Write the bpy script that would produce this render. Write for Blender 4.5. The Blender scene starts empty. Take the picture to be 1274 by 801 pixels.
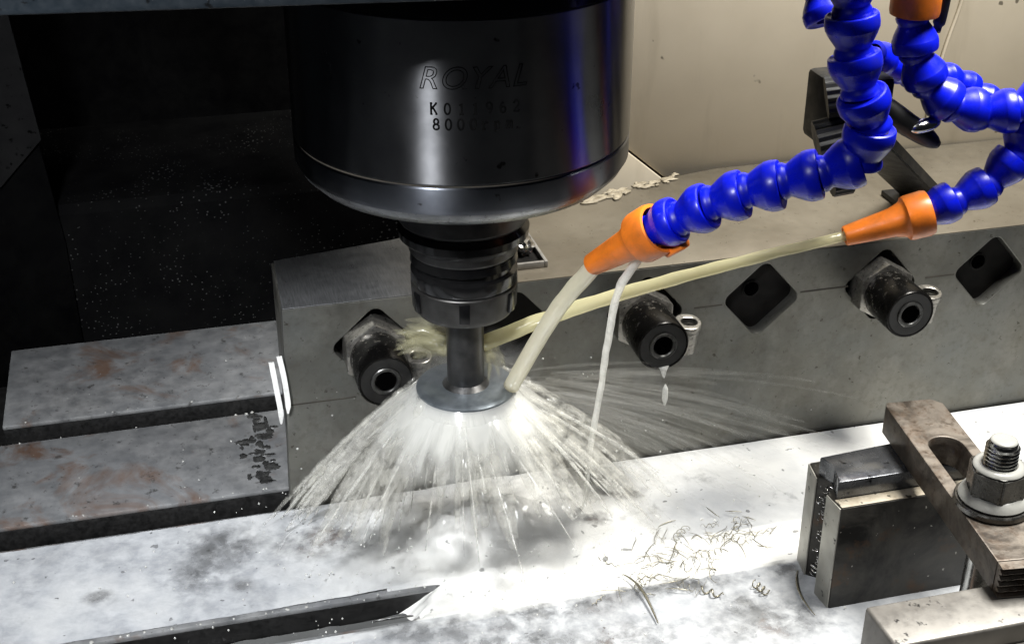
import bpy, bmesh, math, random
from mathutils import Vector, Matrix, noise
R = math.radians
random.seed(7)
scene = bpy.context.scene
COL = scene.collection
MM = 0.001

# ------------------------------------------------------------------ camera
cam_d = bpy.data.cameras.new('camera')
cam = bpy.data.objects.new('camera', cam_d); COL.objects.link(cam)
cam_d.sensor_fit = 'HORIZONTAL'; cam_d.sensor_width = 36.0
cam_d.lens = 36.0 * 1722.43 / 1274.0
cam_d.clip_start = 0.01; cam_d.clip_end = 20
cam.location = (-0.0437, -0.6874, 0.480)
_y, _p, _r = R(-14.795), R(27.651), R(-0.12)
cam.matrix_world = (Matrix.Translation(cam.location) @ Matrix.Rotation(_y, 4, 'Z')
                    @ Matrix.Rotation(R(90) - _p, 4, 'X') @ Matrix.Rotation(-_r, 4, 'Z'))
scene.camera = cam

# ------------------------------------------------------------------ world and lamps (inside of a machine: dark, work lamps)
world = bpy.data.worlds.new('World'); scene.world = world; world.use_nodes = True
bg = world.node_tree.nodes['Background']
bg.inputs['Color'].default_value = (0.75, 0.85, 1.0, 1); bg.inputs['Strength'].default_value = 0.010

def area_lamp(name, loc, target, power, sx, sy, color, spread=180):
    d = bpy.data.lights.new(name, 'AREA'); d.shape = 'RECTANGLE'; d.size = sx; d.size_y = sy
    d.energy = power; d.color = color; d.spread = R(spread)
    o = bpy.data.objects.new(name, d); COL.objects.link(o)
    o.location = loc
    o.rotation_euler = (Vector(target) - Vector(loc)).to_track_quat('-Z', 'Y').to_euler()
    return o
area_lamp('work_lamp', (0.56, -0.13, 1.02), (0.26, -0.08, 0.05), 19, 0.42, 0.26, (1.0, 0.98, 0.93), 150)
area_lamp('door_lamp', (-0.27, -0.60, 0.74), (-0.04, 0.02, 0.0), 1.55, 0.09, 0.10, (0.95, 0.97, 1.0), 54)

vs = scene.view_settings
vs.view_transform = 'Standard'; vs.look = 'None'; vs.exposure = 0.0; vs.gamma = 1.0
vs.use_curve_mapping = False
scene.cycles.transparent_max_bounces = 18
scene.cycles.max_bounces = 6
scene.cycles.diffuse_bounces = 3
scene.cycles.volume_step_rate = 2.5
scene.cycles.volume_max_steps = 128
scene.cycles.caustics_reflective = False
scene.cycles.caustics_refractive = False

# ------------------------------------------------------------------ materials
class NT:
    def __init__(self, name):
        self.m = bpy.data.materials.new(name); self.m.use_nodes = True
        self.t = self.m.node_tree; self.n = self.t.nodes; self.l = self.t.links
        self.b = self.n['Principled BSDF']; self.out = self.n['Material Output']
    def add(self, kind, **kw):
        n = self.n.new(kind)
        for k, v in kw.items():
            if hasattr(n, k): setattr(n, k, v)
        return n
    def put(self, sock, v):
        if isinstance(v, bpy.types.NodeSocket): self.l.new(v, sock)
        elif v is not None:
            if isinstance(v, (tuple, list)) and len(v) == 3 and sock.type == 'RGBA': v = (*v, 1)
            sock.default_value = v
    def coord(self, scale=(1, 1, 1), rot=(0, 0, 0), src='Object'):
        c = self.add('ShaderNodeTexCoord'); m = self.add('ShaderNodeMapping')
        self.l.new(c.outputs[src], m.inputs['Vector'])
        m.inputs['Scale'].default_value = scale; m.inputs['Rotation'].default_value = rot
        return m.outputs[0]
    def noise(self, scale, detail=4, rough=.55, vec=None, dist=0.0):
        n = self.add('ShaderNodeTexNoise'); n.inputs['Scale'].default_value = scale
        n.inputs['Detail'].default_value = detail; n.inputs['Roughness'].default_value = rough
        n.inputs['Distortion'].default_value = dist
        self.l.new(vec if vec is not None else self.coord(), n.inputs['Vector']); return n.outputs[0]
    def vor(self, scale, vec=None, feature='F1'):
        n = self.add('ShaderNodeTexVoronoi'); n.feature = feature; n.inputs['Scale'].default_value = scale
        self.l.new(vec if vec is not None else self.coord(), n.inputs['Vector']); return n.outputs['Distance']
    def ramp(self, fac, a, b, lo=0.0, hi=1.0):
        n = self.add('ShaderNodeMapRange'); n.clamp = True
        self.put(n.inputs[0], fac); n.inputs[1].default_value = a; n.inputs[2].default_value = b
        n.inputs[3].default_value = lo; n.inputs[4].default_value = hi; return n.outputs[0]
    def mix(self, fac, a, b):
        n = self.add('ShaderNodeMix'); n.data_type = 'RGBA'
        self.put(n.inputs[0], fac); self.put(n.inputs[6], a); self.put(n.inputs[7], b); return n.outputs[2]
    def math(self, op, a, b=None):
        n = self.add('ShaderNodeMath'); n.operation = op
        self.put(n.inputs[0], a)
        if b is not None: self.put(n.inputs[1], b)
        return n.outputs[0]
    def bump(self, h, strength=.3, dist=.0005):
        n = self.add('ShaderNodeBump'); n.inputs['Strength'].default_value = strength
        n.inputs['Distance'].default_value = dist; self.l.new(h, n.inputs['Height'])
        self.l.new(n.outputs[0], self.b.inputs['Normal']); return n
    def set(self, color=None, metal=None, rough=None, **kw):
        if color is not None: self.put(self.b.inputs['Base Color'], color)
        if metal is not None: self.put(self.b.inputs['Metallic'], metal)
        if rough is not None: self.put(self.b.inputs['Roughness'], rough)
        for k, v in kw.items(): self.put(self.b.inputs[k.replace('_', ' ')], v)
        return self.m

def metal(name, c1, c2, rough=(.3, .5), scale=120, met=.9, stretch=(1, 1, 1), spots=0.0, bumpv=.15):
    t = NT(name); v = t.coord(stretch)
    n = t.noise(scale, 5, .6, v); n2 = t.noise(scale * 4, 4, .6, v)
    c = t.mix(t.ramp(n, .3, .7), c1, c2)
    if spots:
        s = t.ramp(t.noise(scale * 3.0, 3, .6), .66 - spots * .1, .72 - spots * .1)
        c = t.mix(s, c, (c1[0] * .15, c1[1] * .15, c1[2] * .15))
    t.bump(n2, bumpv, .0003)
    return t.set(c, met, t.ramp(n2, .3, .7, rough[0], rough[1]))

def plastic(name, c, rough=.35, var=.25):
    t = NT(name); n = t.noise(140, 4)
    d = tuple(x * (1 - var) for x in c)
    s = t.ramp(t.noise(260, 5, .7), .56, .70, 0, .8)
    t.bump(t.noise(500, 3), .08, .0002)
    g = t.ramp(t.noise(55, 5, .65), .47, .72, 0, .6)
    gc = tuple(x * .35 + .008 for x in c)
    return t.set(t.mix(g, t.mix(s, t.mix(t.ramp(n, .35, .7), c, d), d), gc), 0, t.ramp(n, .3, .7, rough - .08, rough + .14), Specular_IOR_Level=.5)

# table iron with rust bloom, stains and pits
t = NT('table_iron'); v = t.coord()
n1 = t.noise(16, 6, .65, v, .6); n2 = t.noise(70, 5, .65); n3 = t.noise(300, 3, .6)
c = t.mix(t.ramp(n2, .3, .7), (.11, .113, .116), (.29, .29, .285))
c = t.mix(t.ramp(t.noise(9, 4, .6, v, .3), .35, .7, 0, .65), c, (.24, .25, .262))
c = t.mix(t.math('MULTIPLY', t.ramp(n1, .545, .66), .75), c, (.15, .072, .034))
c = t.mix(t.ramp(t.noise(110, 4, .7), .60, .68, 0, .8), c, (.055, .053, .05))
c = t.mix(t.ramp(n3, .67, .72, 0, .8), c, (.03, .028, .025))
t.bump(n2, .25, .0006)
M_TABLE = t.set(c, .35, t.ramp(n2, .3, .7, .34, .62))

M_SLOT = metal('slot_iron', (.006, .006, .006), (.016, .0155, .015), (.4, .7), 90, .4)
# fixture block: ground steel, olive-grey, with streaks of dried oil and pits
t = NT('block_steel'); v = t.coord((1, 1, 3.2))
n1 = t.noise(22, 5, .6, v, .4); n2 = t.noise(260, 4, .6, t.coord((1, 1, .25))); n3 = t.noise(200, 3, .6)
c = t.mix(t.ramp(n1, .3, .7), (.10, .098, .086), (.195, .191, .168))
c = t.mix(t.ramp(t.noise(12, 4, .6), .45, .7, 0, .7), c, (.15, .16, .158))
c = t.mix(t.ramp(n2, .52, .72, 0, .45), c, (.09, .085, .07))
c = t.mix(t.ramp(t.noise(75, 5, .7), .55, .70, 0, .4), c, (.10, .09, .07))
c = t.mix(t.ramp(n3, .66, .70, 0, .8), c, (.045, .04, .03))
sc = t.noise(40, 6, .7, t.coord((1.2, 1, 30)))
c = t.mix(t.ramp(sc, .5, .72, 0, .35), c, (.26, .255, .24))
t.bump(t.math('ADD', n2, sc), .18, .0003)
M_BLOCK = t.set(c, .72, t.ramp(n1, .3, .7, .36, .52))
t = NT('ledge_steel'); n1 = t.noise(14, 5, .6, None, .4); n2 = t.noise(120, 4, .65)
c = t.mix(t.ramp(n1, .3, .7), (.135, .116, .086), (.21, .187, .147))
c = t.mix(t.ramp(n2, .55, .75, 0, .6), c, (.17, .145, .105))
c = t.mix(t.ramp(t.noise(330, 3), .66, .72, 0, .8), c, (.08, .065, .045))
sx_ = t.add('ShaderNodeSeparateXYZ'); t.l.new(t.coord(), sx_.inputs[0])
bare = t.ramp(t.math('ADD', sx_.outputs[0], t.math('MULTIPLY', t.noise(30, 4), .05)), .07, .16, 1, 0)
c = t.mix(bare, c, t.mix(t.ramp(t.noise(90, 5, .6, t.coord((12, 1, 1))), .3, .7), (.20, .205, .21), (.34, .345, .35)))
t.bump(n2, .15, .0004)
M_LEDGE = t.set(c, t.ramp(bare, 0, 1, .45, .85), t.ramp(n2, .3, .7, .26, .44))
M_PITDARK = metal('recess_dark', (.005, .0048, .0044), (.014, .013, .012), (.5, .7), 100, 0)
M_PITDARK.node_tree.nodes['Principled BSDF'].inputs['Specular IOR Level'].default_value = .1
t = NT('void_black'); M_VOID = t.set((.001, .001, .001), 0, 1.0, Specular_IOR_Level=0.0)
# beige enclosure sheet
t = NT('beige_paint'); n1 = t.noise(10, 5, .6); n2 = t.noise(160, 3, .6); n3 = t.noise(75, 2, .5)
c = t.mix(t.ramp(n1, .3, .7), (.54, .475, .365), (.63, .56, .435))
c = t.mix(t.ramp(t.noise(60, 4, .6, t.coord((1, 1, .15))), .55, .8, 0, .35), c, (.30, .255, .18))
c = t.mix(t.ramp(n3, .735, .76, 0, .85), c, (.10, .085, .06))
t.bump(n2, .1, .0003)
M_BEIGE = t.set(c, 0, t.ramp(n1, .3, .7, .42, .6))
t = NT('putty'); n1 = t.noise(150, 4, .7)
t.bump(n1, .6, .001)
M_PUTTY = t.set(t.mix(t.ramp(n1, .35, .65), (.15, .125, .085), (.34, .295, .215)), 0, .6)
M_SEAM = metal('seam_dark', (.02, .017, .013), (.05, .043, .033), (.6, .8), 100, 0)
# black cover with splashed droplets dried on it
t = NT('black_cover'); n1 = t.noise(30, 4, .6)
d = t.vor(300); g = t.noise(12, 4, .6)
rad = t.ramp(g, .40, .68, .03, .26)
s = t.math('LESS_THAN', d, rad)
c = t.mix(t.math('MULTIPLY', s, .22), t.mix(t.ramp(n1, .3, .7), (.0025, .0025, .0028), (.006, .006, .006)), (.22, .22, .215))
t.bump(t.noise(300, 3), .1, .0003)
M_COVER = t.set(c, 0, t.ramp(n1, .3, .7, .7, .9), Specular_IOR_Level=.02)
M_BLACK = metal('black_paint', (.0015, .0015, .0018), (.004, .004, .004), (.4, .6), 60, 0)
for _m in (M_BLACK,): _m.node_tree.nodes['Principled BSDF'].inputs['Specular IOR Level'].default_value = .02
M_HEAD = metal('navy_paint', (.006, .009, .012), (.012, .016, .02), (.35, .55), 80, 0, spots=.3)
M_COLUMN = metal('column_grey', (.012, .012, .0125), (.018, .018, .018), (.6, .8), 60, 0, spots=.4)
M_COLUMN.node_tree.nodes['Principled BSDF'].inputs['Specular IOR Level'].default_value = .03

# ground and polished spindle steel: turned round the axis, so the gloss stretches up and down
def turned(name, c1, c2, rough, aniso, spots=True):
    t = NT(name); v = t.coord((1, 1, 14)); n = t.noise(60, 5, .6, v); n2 = t.noise(34, 4, .6)
    c = t.mix(t.ramp(n2, .3, .7), c1, c2)
    if spots:
        c = t.mix(t.ramp(t.noise(120, 3, .5), .70, .74, 0, .9), c, (.02, .018, .016))
    tan = t.add('ShaderNodeTangent'); tan.direction_type = 'RADIAL'; tan.axis = 'Z'
    t.l.new(tan.outputs[0], t.b.inputs['Tangent'])
    t.bump(n, .05, .0002)
    return t.set(c, 1.0, t.ramp(n2, .3, .7, rough, rough + .06), Anisotropic=aniso, Anisotropic_Rotation=0.25)
M_SPIN = turned('spindle_steel', (.13, .132, .138), (.18, .182, .188), .27, 1.0)
M_RING = turned('nose_ring_steel', (.085, .092, .108), (.125, .132, .148), .33, .95)
M_LIP = metal('lip_steel', (.12, .125, .13), (.21, .215, .22), (.25, .4), 150, .9)
M_HOLD = metal('holder_black_oxide', (.005, .005, .0055), (.011, .011, .011), (.14, .24), 60, .3, bumpv=.04)
M_HOLDG = metal('holder_ground_steel', (.06, .06, .06), (.11, .108, .105), (.3, .45), 120, .85)
M_NUTB = metal('collet_nut_dark', (.035, .034, .032), (.075, .073, .07), (.34, .5), 120, .75)
M_CUT = metal('cutter_steel', (.13, .15, .165), (.24, .265, .285), (.28, .45), 90, .7)
M_ENGR = metal('engraving', (.002, .002, .002), (.006, .006, .006), (.9, 1), 100, 0)
M_ENGR.node_tree.nodes['Principled BSDF'].inputs['Specular IOR Level'].default_value = 0
M_BOLTB = metal('bolt_black', (.004, .004, .004), (.012, .0115, .011), (.35, .5), 180, 0)
t = NT('bolt_worn_black'); n = t.noise(300, 5, .75)
w = t.ramp(n, .555, .64)
c = t.mix(w, (.014, .013, .012), (.38, .36, .32))
t.bump(n, .10, .0003)
sep = t.add('ShaderNodeSeparateXYZ'); t.l.new(t.coord(), sep.inputs[0])
# wear sits on the shoulder near the collar
wear = t.math('MULTIPLY', w, t.ramp(sep.outputs[1], -.034, -.012))
c = t.mix(wear, (.020, .019, .018), (.42, .39, .34))
M_BOLTM = t.set(c, .85, t.ramp(n, .3, .7, .16, .32))
M_COLLAR = metal('collar_bright', (.12, .115, .105), (.34, .325, .295), (.25, .4), 160, .85, spots=.3)
M_RINGD = metal('socket_ring', (.05, .05, .05), (.11, .11, .105), (.25, .4), 160, .8)
M_BLUE = plastic('hose_blue', (.003, .011, .72), .30, .35)
M_ORANGE = plastic('nozzle_orange', (.93, .23, .022), .38, .16)
M_BLKPL = plastic('black_plastic', (.003, .003, .0035), .5, .4)
M_BRIGHT = metal('bright_steel', (.5, .5, .5), (.75, .75, .74), (.12, .25), 160, 1)
# clamp irons
t = NT('strap_iron'); n1 = t.noise(45, 6, .7, None, .5); n2 = t.noise(190, 4, .65)
c = t.mix(t.ramp(n1, .40, .60), (.055, .044, .035), (.22, .19, .158))
c = t.mix(t.ramp(t.noise(95, 5, .7), .5, .66, 0, .6), c, (.13, .085, .055))
c = t.mix(t.ramp(n2, .56, .7, 0, .8), c, (.045, .032, .022))
t.bump(n2, .4, .0006)
M_STRAP = t.set(c, .45, t.ramp(n1, .3, .7, .36, .6))
t = NT('jaw_iron'); n1 = t.noise(30, 6, .7, None, .6); n2 = t.noise(150, 4, .65)
c = t.mix(t.ramp(n1, .38, .62), (.010, .0095, .0085), (.060, .056, .048))
c = t.mix(t.ramp(t.noise(42, 5, .7), .56, .68, 0, .7), c, (.095, .048, .02))
c = t.mix(t.ramp(t.noise(230, 2, .5), .715, .74, 0, .8), c, (.42, .40, .36))
t.bump(n2, .3, .0005)
M_JAW = t.set(c, .4, t.ramp(n1, .3, .7, .4, .6))
M_JAWTOP = metal('jaw_ground_top', (.06, .063, .07), (.16, .165, .175), (.16, .34), 35, .75, spots=.2)
M_RISER = metal('riser_steel', (.19, .18, .165), (.31, .295, .27), (.35, .55), 50, .5, spots=.05)
M_NUT = metal('nut_steel', (.09, .088, .083), (.18, .176, .165), (.2, .36), 120, .9, spots=.3)
M_THREAD = metal('thread_steel', (.32, .32, .31), (.5, .5, .48), (.16, .3), 120, 1)
M_CHIP = metal('chip_steel', (.22, .20, .145), (.46, .43, .34), (.25, .45), 200, .85)
M_WHITEST = plastic('white_strip', (.80, .80, .77), .4, .08)

# milky coolant
def milk(name, c=(.80, .80, .75), rough=.18):
    t = NT(name); n = t.noise(160, 4, .6); n2 = t.noise(35, 4, .6)
    t.bump(t.math('ADD', t.math('MULTIPLY', n, .4), n2), .35, .0012)
    return t.set(t.mix(t.ramp(n2, .3, .7), c, tuple(x * .9 for x in c)), 0, t.ramp(n, .3, .7, rough, rough + .25), Specular_IOR_Level=.5)
M_MILK = milk('coolant_milk')
M_MILKT = milk('coolant_milk_thin', (.40, .40, .375), .12)
t = NT('coolant_film')
at = t.add('ShaderNodeAttribute'); at.attribute_name = 'cover'
fo = t.add('ShaderNodeAttribute'); fo.attribute_name = 'foam'
n1 = t.noise(120, 5, .65, None, .2); n2 = t.noise(420, 3, .6); n0 = t.noise(30, 6, .65, None, .25)
br = t.add('ShaderNodeAttribute'); br.attribute_name = 'broken'
am = t.ramp(br.outputs['Fac'], 0, 1, .28, 1.9)
cov = t.math('ADD', at.outputs['Fac'], t.math('MULTIPLY', t.math('SUBTRACT', t.math('ADD', n1, t.math('MULTIPLY', n0, .8)), .9), am))
cov = t.ramp(cov, .12, .92)
drop = t.ramp(t.noise(150, 2, .4), .71, .735)
cov = t.math('MULTIPLY', cov, t.math('SUBTRACT', 1.0, t.math('MULTIPLY', drop, .6)))
thin = t.mix(t.ramp(n1, .3, .7), (.36, .375, .395), (.50, .51, .52))
c = t.mix(t.ramp(fo.outputs['Fac'], .15, .8), thin, (.80, .795, .76))
t.bump(t.math('ADD', t.math('MULTIPLY', n2, .12), t.noise(60, 3, .5, None, .6)), .45, .0016)
t.set(c, 0, t.ramp(n1, .3, .7, .07, .22), Alpha=cov, Specular_IOR_Level=.5)
M_FILM = t.m
# jets and spray: thin milky water, partly clear
def spray_mat(name, alpha, c=(.88, .87, .81), streak=None, gl=.08, brk=False):
    t = NT(name)
    d = t.add('ShaderNodeBsdfDiffuse'); tl = t.add('ShaderNodeBsdfTranslucent'); g = t.add('ShaderNodeBsdfGlossy')
    d.inputs['Color'].default_value = (*c, 1); tl.inputs['Color'].default_value = (*c, 1); g.inputs['Roughness'].default_value = .15
    m1 = t.add('ShaderNodeMixShader'); m1.inputs[0].default_value = .45
    t.l.new(d.outputs[0], m1.inputs[1]); t.l.new(tl.outputs[0], m1.inputs[2])
    m2 = t.add('ShaderNodeMixShader'); m2.inputs[0].default_value = gl
    t.l.new(m1.outputs[0], m2.inputs[1]); t.l.new(g.outputs[0], m2.inputs[2])
    tr = t.add('ShaderNodeBsdfTransparent'); m3 = t.add('ShaderNodeMixShader')
    t.l.new(tr.outputs[0], m3.inputs[1]); t.l.new(m2.outputs[0], m3.inputs[2])
    if streak:
        v = t.coord(streak, src='UV')
        n = t.noise(1.0, 4, .6, v, .5)
        uv = t.add('ShaderNodeTexCoord'); sp = t.add('ShaderNodeSeparateXYZ'); t.l.new(uv.outputs['UV'], sp.inputs[0])
        a = t.math('ADD', n, t.ramp(sp.outputs[1], 0, .6, .26, -.12))
        a = t.math('MULTIPLY', t.ramp(a, .42, .72), alpha)
        a = t.math('MULTIPLY', a, t.ramp(sp.outputs[1], .22, .85, 1, 0))
        t.l.new(a, m3.inputs[0])
    else:
        n = t.noise(150 if gl < .1 else 28, 4, .65)
        if brk: t.l.new(t.ramp(n, .40, .60, alpha * .12, min(1, alpha * 1.7)), m3.inputs[0])
        else: t.l.new(t.ramp(n, .3, .7, alpha * (.7 if gl < .1 else .9), min(1, alpha * 1.2)), m3.inputs[0])
    t.l.new(m3.outputs[0], t.out.inputs['Surface'])
    return t.m
M_JET = spray_mat('coolant_jet', .80, (.92, .88, .70), gl=.2)
M_JET2 = spray_mat('coolant_jet_thin', .55, (.82, .77, .48), gl=.12)
M_LEAK = spray_mat('coolant_leak', .68, (.9, .9, .86))
M_FIL = spray_mat('spray_filament', .26, brk=True)
M_FILF = spray_mat('spray_filament_faint', .03)
M_SKIRT = spray_mat('spray_skirt', .62, (.88, .88, .84), (20, 1.4, 1))

# ------------------------------------------------------------------ mesh helpers (all lengths in millimetres)
def mesh_from(verts, faces, smooth=False):
    me = bpy.data.meshes.new('mesh'); me.from_pydata([(v[0] * MM, v[1] * MM, v[2] * MM) for v in verts], [], faces)
    me.update()
    if smooth: me.polygons.foreach_set('use_smooth', [True] * len(me.polygons))
    return me
def obj(name, me, mat=None, parent=None, loc=None, rot=None):
    me.name = name
    o = bpy.data.objects.new(name, me); COL.objects.link(o)
    if mat: 
        if not me.materials: me.materials.append(mat)
    if parent: o.parent = parent
    if loc: o.location = Vector(loc) * MM
    if rot: o.rotation_euler = rot
    return o
def tag(o, label, cat, group=None, kind=None):
    if label: o['label'] = label
    if cat: o['category'] = cat
    if group: o['group'] = group
    if kind: o['kind'] = kind
    return o
def thing(name, label, cat, loc=(0, 0, 0), rotz=0, group=None):
    o = bpy.data.objects.new(name, None); COL.objects.link(o); o.empty_display_size = .01
    o.location = Vector(loc) * MM; o.rotation_euler = (0, 0, rotz)
    return tag(o, label, cat, group)
def bm_mesh(bm, smooth_angle=None):
    me = bpy.data.meshes.new('mesh')
    bmesh.ops.recalc_face_normals(bm, faces=bm.faces)
    bm.to_mesh(me); bm.free()
    if smooth_angle is not None:
        me.polygons.foreach_set('use_smooth', [True] * len(me.polygons))
        me.set_sharp_from_angle(angle=R(smooth_angle))
    return me
def box(x0, x1, y0, y1, z0, z1, bev=.8, seg=2, warp=0):
    bm = bmesh.new(); bmesh.ops.create_cube(bm, size=1)
    for v in bm.verts:
        v.co = Vector(((x0 + x1) / 2 + v.co.x * (x1 - x0), (y0 + y1) / 2 + v.co.y * (y1 - y0), (z0 + z1) / 2 + v.co.z * (z1 - z0))) * MM
    if bev: bmesh.ops.bevel(bm, geom=list(bm.edges), offset=bev * MM, segments=seg, affect='EDGES', profile=.5)
    return bm_mesh(bm, 40)
def prism(poly, z0, z1, bev=.6, axis='Z'):
    """poly of 2-D points extruded; axis Z: (x,y)->xyz, axis X: (y,z) along x, axis Y: (x,z) along y"""
    bm = bmesh.new()
    def pt(a, b, h):
        return Vector({'Z': (a, b, h), 'X': (h, a, b), 'Y': (a, h, b)}[axis]) * MM
    lo = [bm.verts.new(pt(a, b, z0)) for a, b in poly]; hi = [bm.verts.new(pt(a, b, z1)) for a, b in poly]
    n = len(poly)
    bm.faces.new(lo); bm.faces.new(hi)
    for i in range(n): bm.faces.new((lo[i], lo[(i + 1) % n], hi[(i + 1) % n], hi[i]))
    if bev: bmesh.ops.bevel(bm, geom=list(bm.edges), offset=bev * MM, segments=2, affect='EDGES', profile=.5)
    return bm_mesh(bm, 40)
def lathe(profile, seg=64, axis='Z', smooth=32, close=False):
    """profile: (r, h) points"""
    verts, faces = [], []
    rings = []
    for r, h in profile:
        ring = []
        if r < 1e-6:
            ring = [len(verts)] * seg; verts.append((0, 0, h))
        else:
            for i in range(seg):
                a = 2 * math.pi * i / seg; ring.append(len(verts)); verts.append((r * math.cos(a), r * math.sin(a), h))
        rings.append(ring)
    pairs = list(zip(rings, rings[1:])) + ([(rings[-1], rings[0])] if close else [])
    for A, B in pairs:
        for i in range(seg):
            j = (i + 1) % seg
            f = []
            for k in (A[i], A[j], B[j], B[i]):
                if k not in f: f.append(k)
            if len(f) > 2: faces.append(f)
    if axis == 'Y': verts = [(x, -z, y) for x, y, z in verts]      # h runs towards -Y
    if axis == 'X': verts = [(z, x, y) for x, y, z in verts]
    me = mesh_from(verts, faces)
    bm = bmesh.new(); bm.from_mesh(me); bpy.data.meshes.remove(me)
    return bm_mesh(bm, smooth)
def tube(pts, radii, sides=6, cap=True):
    verts, faces = [], []
    pts = [Vector(p) for p in pts]; n = len(pts)
    up = None
    for i, p in enumerate(pts):
        d = (pts[min(i + 1, n - 1)] - pts[max(i - 1, 0)])
        d = d.normalized() if d.length > 1e-9 else Vector((0, 0, -1))
        if up is None:
            up = Vector((0, 0, 1)) if abs(d.z) < .9 else Vector((1, 0, 0))
        a = d.cross(up)
        a = a.normalized() if a.length > 1e-6 else d.orthogonal().normalized()
        b = a.cross(d).normalized(); up = b
        r = radii[i] if isinstance(radii, (list, tuple)) else radii
        for k in range(sides):
            t = 2 * math.pi * k / sides
            verts.append(tuple(p + (a * math.cos(t) + b * math.sin(t)) * r))
    for i in range(n - 1):
        for k in range(sides):
            faces.append((i * sides + k, i * sides + (k + 1) % sides, (i + 1) * sides + (k + 1) % sides, (i + 1) * sides + k))
    if cap:
        faces.append(tuple(range(sides - 1, -1, -1))); faces.append(tuple((n - 1) * sides + k for k in range(sides)))
    return verts, faces
def merge(parts):
    V, F = [], []
    for v, f in parts:
        o = len(V); V += v; F += [tuple(i + o for i in q) for q in f]
    return V, F
def catmull(pts, sub=6):
    P = [Vector(p) for p in pts]; P = [2 * P[0] - P[1]] + P + [2 * P[-1] - P[-2]]
    out = []
    for i in range(1, len(P) - 2):
        for k in range(sub):
            t = k / sub; a, b, c, d = P[i - 1:i + 3]
            out.append(.5 * ((2 * b) + (c - a) * t + (2 * a - 5 * b + 4 * c - d) * t * t + (3 * b - a - 3 * c + d) * t ** 3))
    out.append(P[-2]); return out
def plate_with_holes(outer, holes, thick, bev=.4):
    """2-D outline (mm) with holes, extruded to +-thick/2 in local Z"""
    cu = bpy.data.curves.new('outline', 'CURVE'); cu.dimensions = '2D'; cu.fill_mode = 'BOTH'
    for poly in [outer] + holes:
        s = cu.splines.new('POLY'); s.points.add(len(poly) - 1); s.use_cyclic_u = True
        for p, (a, b) in zip(s.points, poly): p.co = (a * MM, b * MM, 0, 1)
    cu.extrude = (thick / 2 - bev) * MM; cu.bevel_depth = bev * MM; cu.bevel_resolution = 1; cu.offset = -bev * MM
    o = bpy.data.objects.new('outline', cu); COL.objects.link(o)
    bpy.context.view_layer.update()
    me = bpy.data.meshes.new_from_object(o.evaluated_get(bpy.context.evaluated_depsgraph_get()))
    bpy.data.objects.remove(o); bpy.data.curves.remove(cu)
    me.polygons.foreach_set('use_smooth', [True] * len(me.polygons)); me.set_sharp_from_angle(angle=R(35))
    return me
def rounded(cx, cy, w, h, r, rot=0, n=5):
    out = []
    for sx, sy, a0 in ((1, 1, 0), (-1, 1, 90), (-1, -1, 180), (1, -1, 270)):
        for k in range(n + 1):
            a = R(a0 + 90 * k / n)
            x = sx * (w / 2 - r) + r * math.cos(a); y = sy * (h / 2 - r) + r * math.sin(a)
            out.append((cx + x * math.cos(rot) - y * math.sin(rot), cy + x * math.sin(rot) + y * math.cos(rot)))
    return out

# ------------------------------------------------------------------ machine table with T-slots
table = thing('machine_table', 'grey cast iron machine table with T-slots, rusty at the left', 'machine table')
table['kind'] = 'structure'
strips = [(139.6, 246), (23.6, 116.4), (-93, .6), (-209, -116.5), (-330, -232.5)]
for y0, y1 in strips:
    obj('table_strip', box(-169 if y1 > 200 else -260, 620, y0, y1, -3.2, 0, 1.0, 2), M_TABLE, table)
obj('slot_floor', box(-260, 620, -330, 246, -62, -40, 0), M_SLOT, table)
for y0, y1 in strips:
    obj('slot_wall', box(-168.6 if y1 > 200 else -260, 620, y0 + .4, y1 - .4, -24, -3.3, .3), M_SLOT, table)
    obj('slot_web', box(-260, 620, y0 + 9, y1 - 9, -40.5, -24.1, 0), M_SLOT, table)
# black grease against the block on the second strip
def splat(cx, cy, rx, ry, z, h, seed, n=44):
    rnd = random.Random(seed); V, F = [], []
    for k in range(n):
        a = 2 * math.pi * k / n
        r = 1 + .45 * noise.noise(Vector((math.cos(a) * 2.2 + seed, math.sin(a) * 2.2, seed * .7))) + rnd.uniform(-.1, .1)
        V.append((cx + rx * r * math.cos(a), cy + ry * r * math.sin(a), z))
    for k in range(n): V.append((cx + (V[k][0] - cx) * .85, cy + (V[k][1] - cy) * .85, z + h))
    V.append((cx, cy, z + h * 1.1))
    for k in range(n):
        j = (k + 1) % n
        F.append((k, j, n + j, n + k)); F.append((n + k, n + j, 2 * n))
    return mesh_from(V, F, True)
M_GREASE = metal('black_grease', (.012, .012, .012), (.05, .05, .048), (.15, .4), 140, 0)
rg = random.Random(21)
for i in range(40):
    u = i / 39
    cy = 112 - 78 * u + rg.uniform(-4, 4)
    cx = -4 - 10 * math.sin(u * 2.6) * (1 - .35 * u) + rg.gauss(0, 4.2)
    obj('grease_spot', splat(cx, cy, rg.uniform(1, 5), rg.uniform(1, 5.5), .2, rg.uniform(.25, .6), i + 1, 26), M_GREASE, table)

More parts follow.
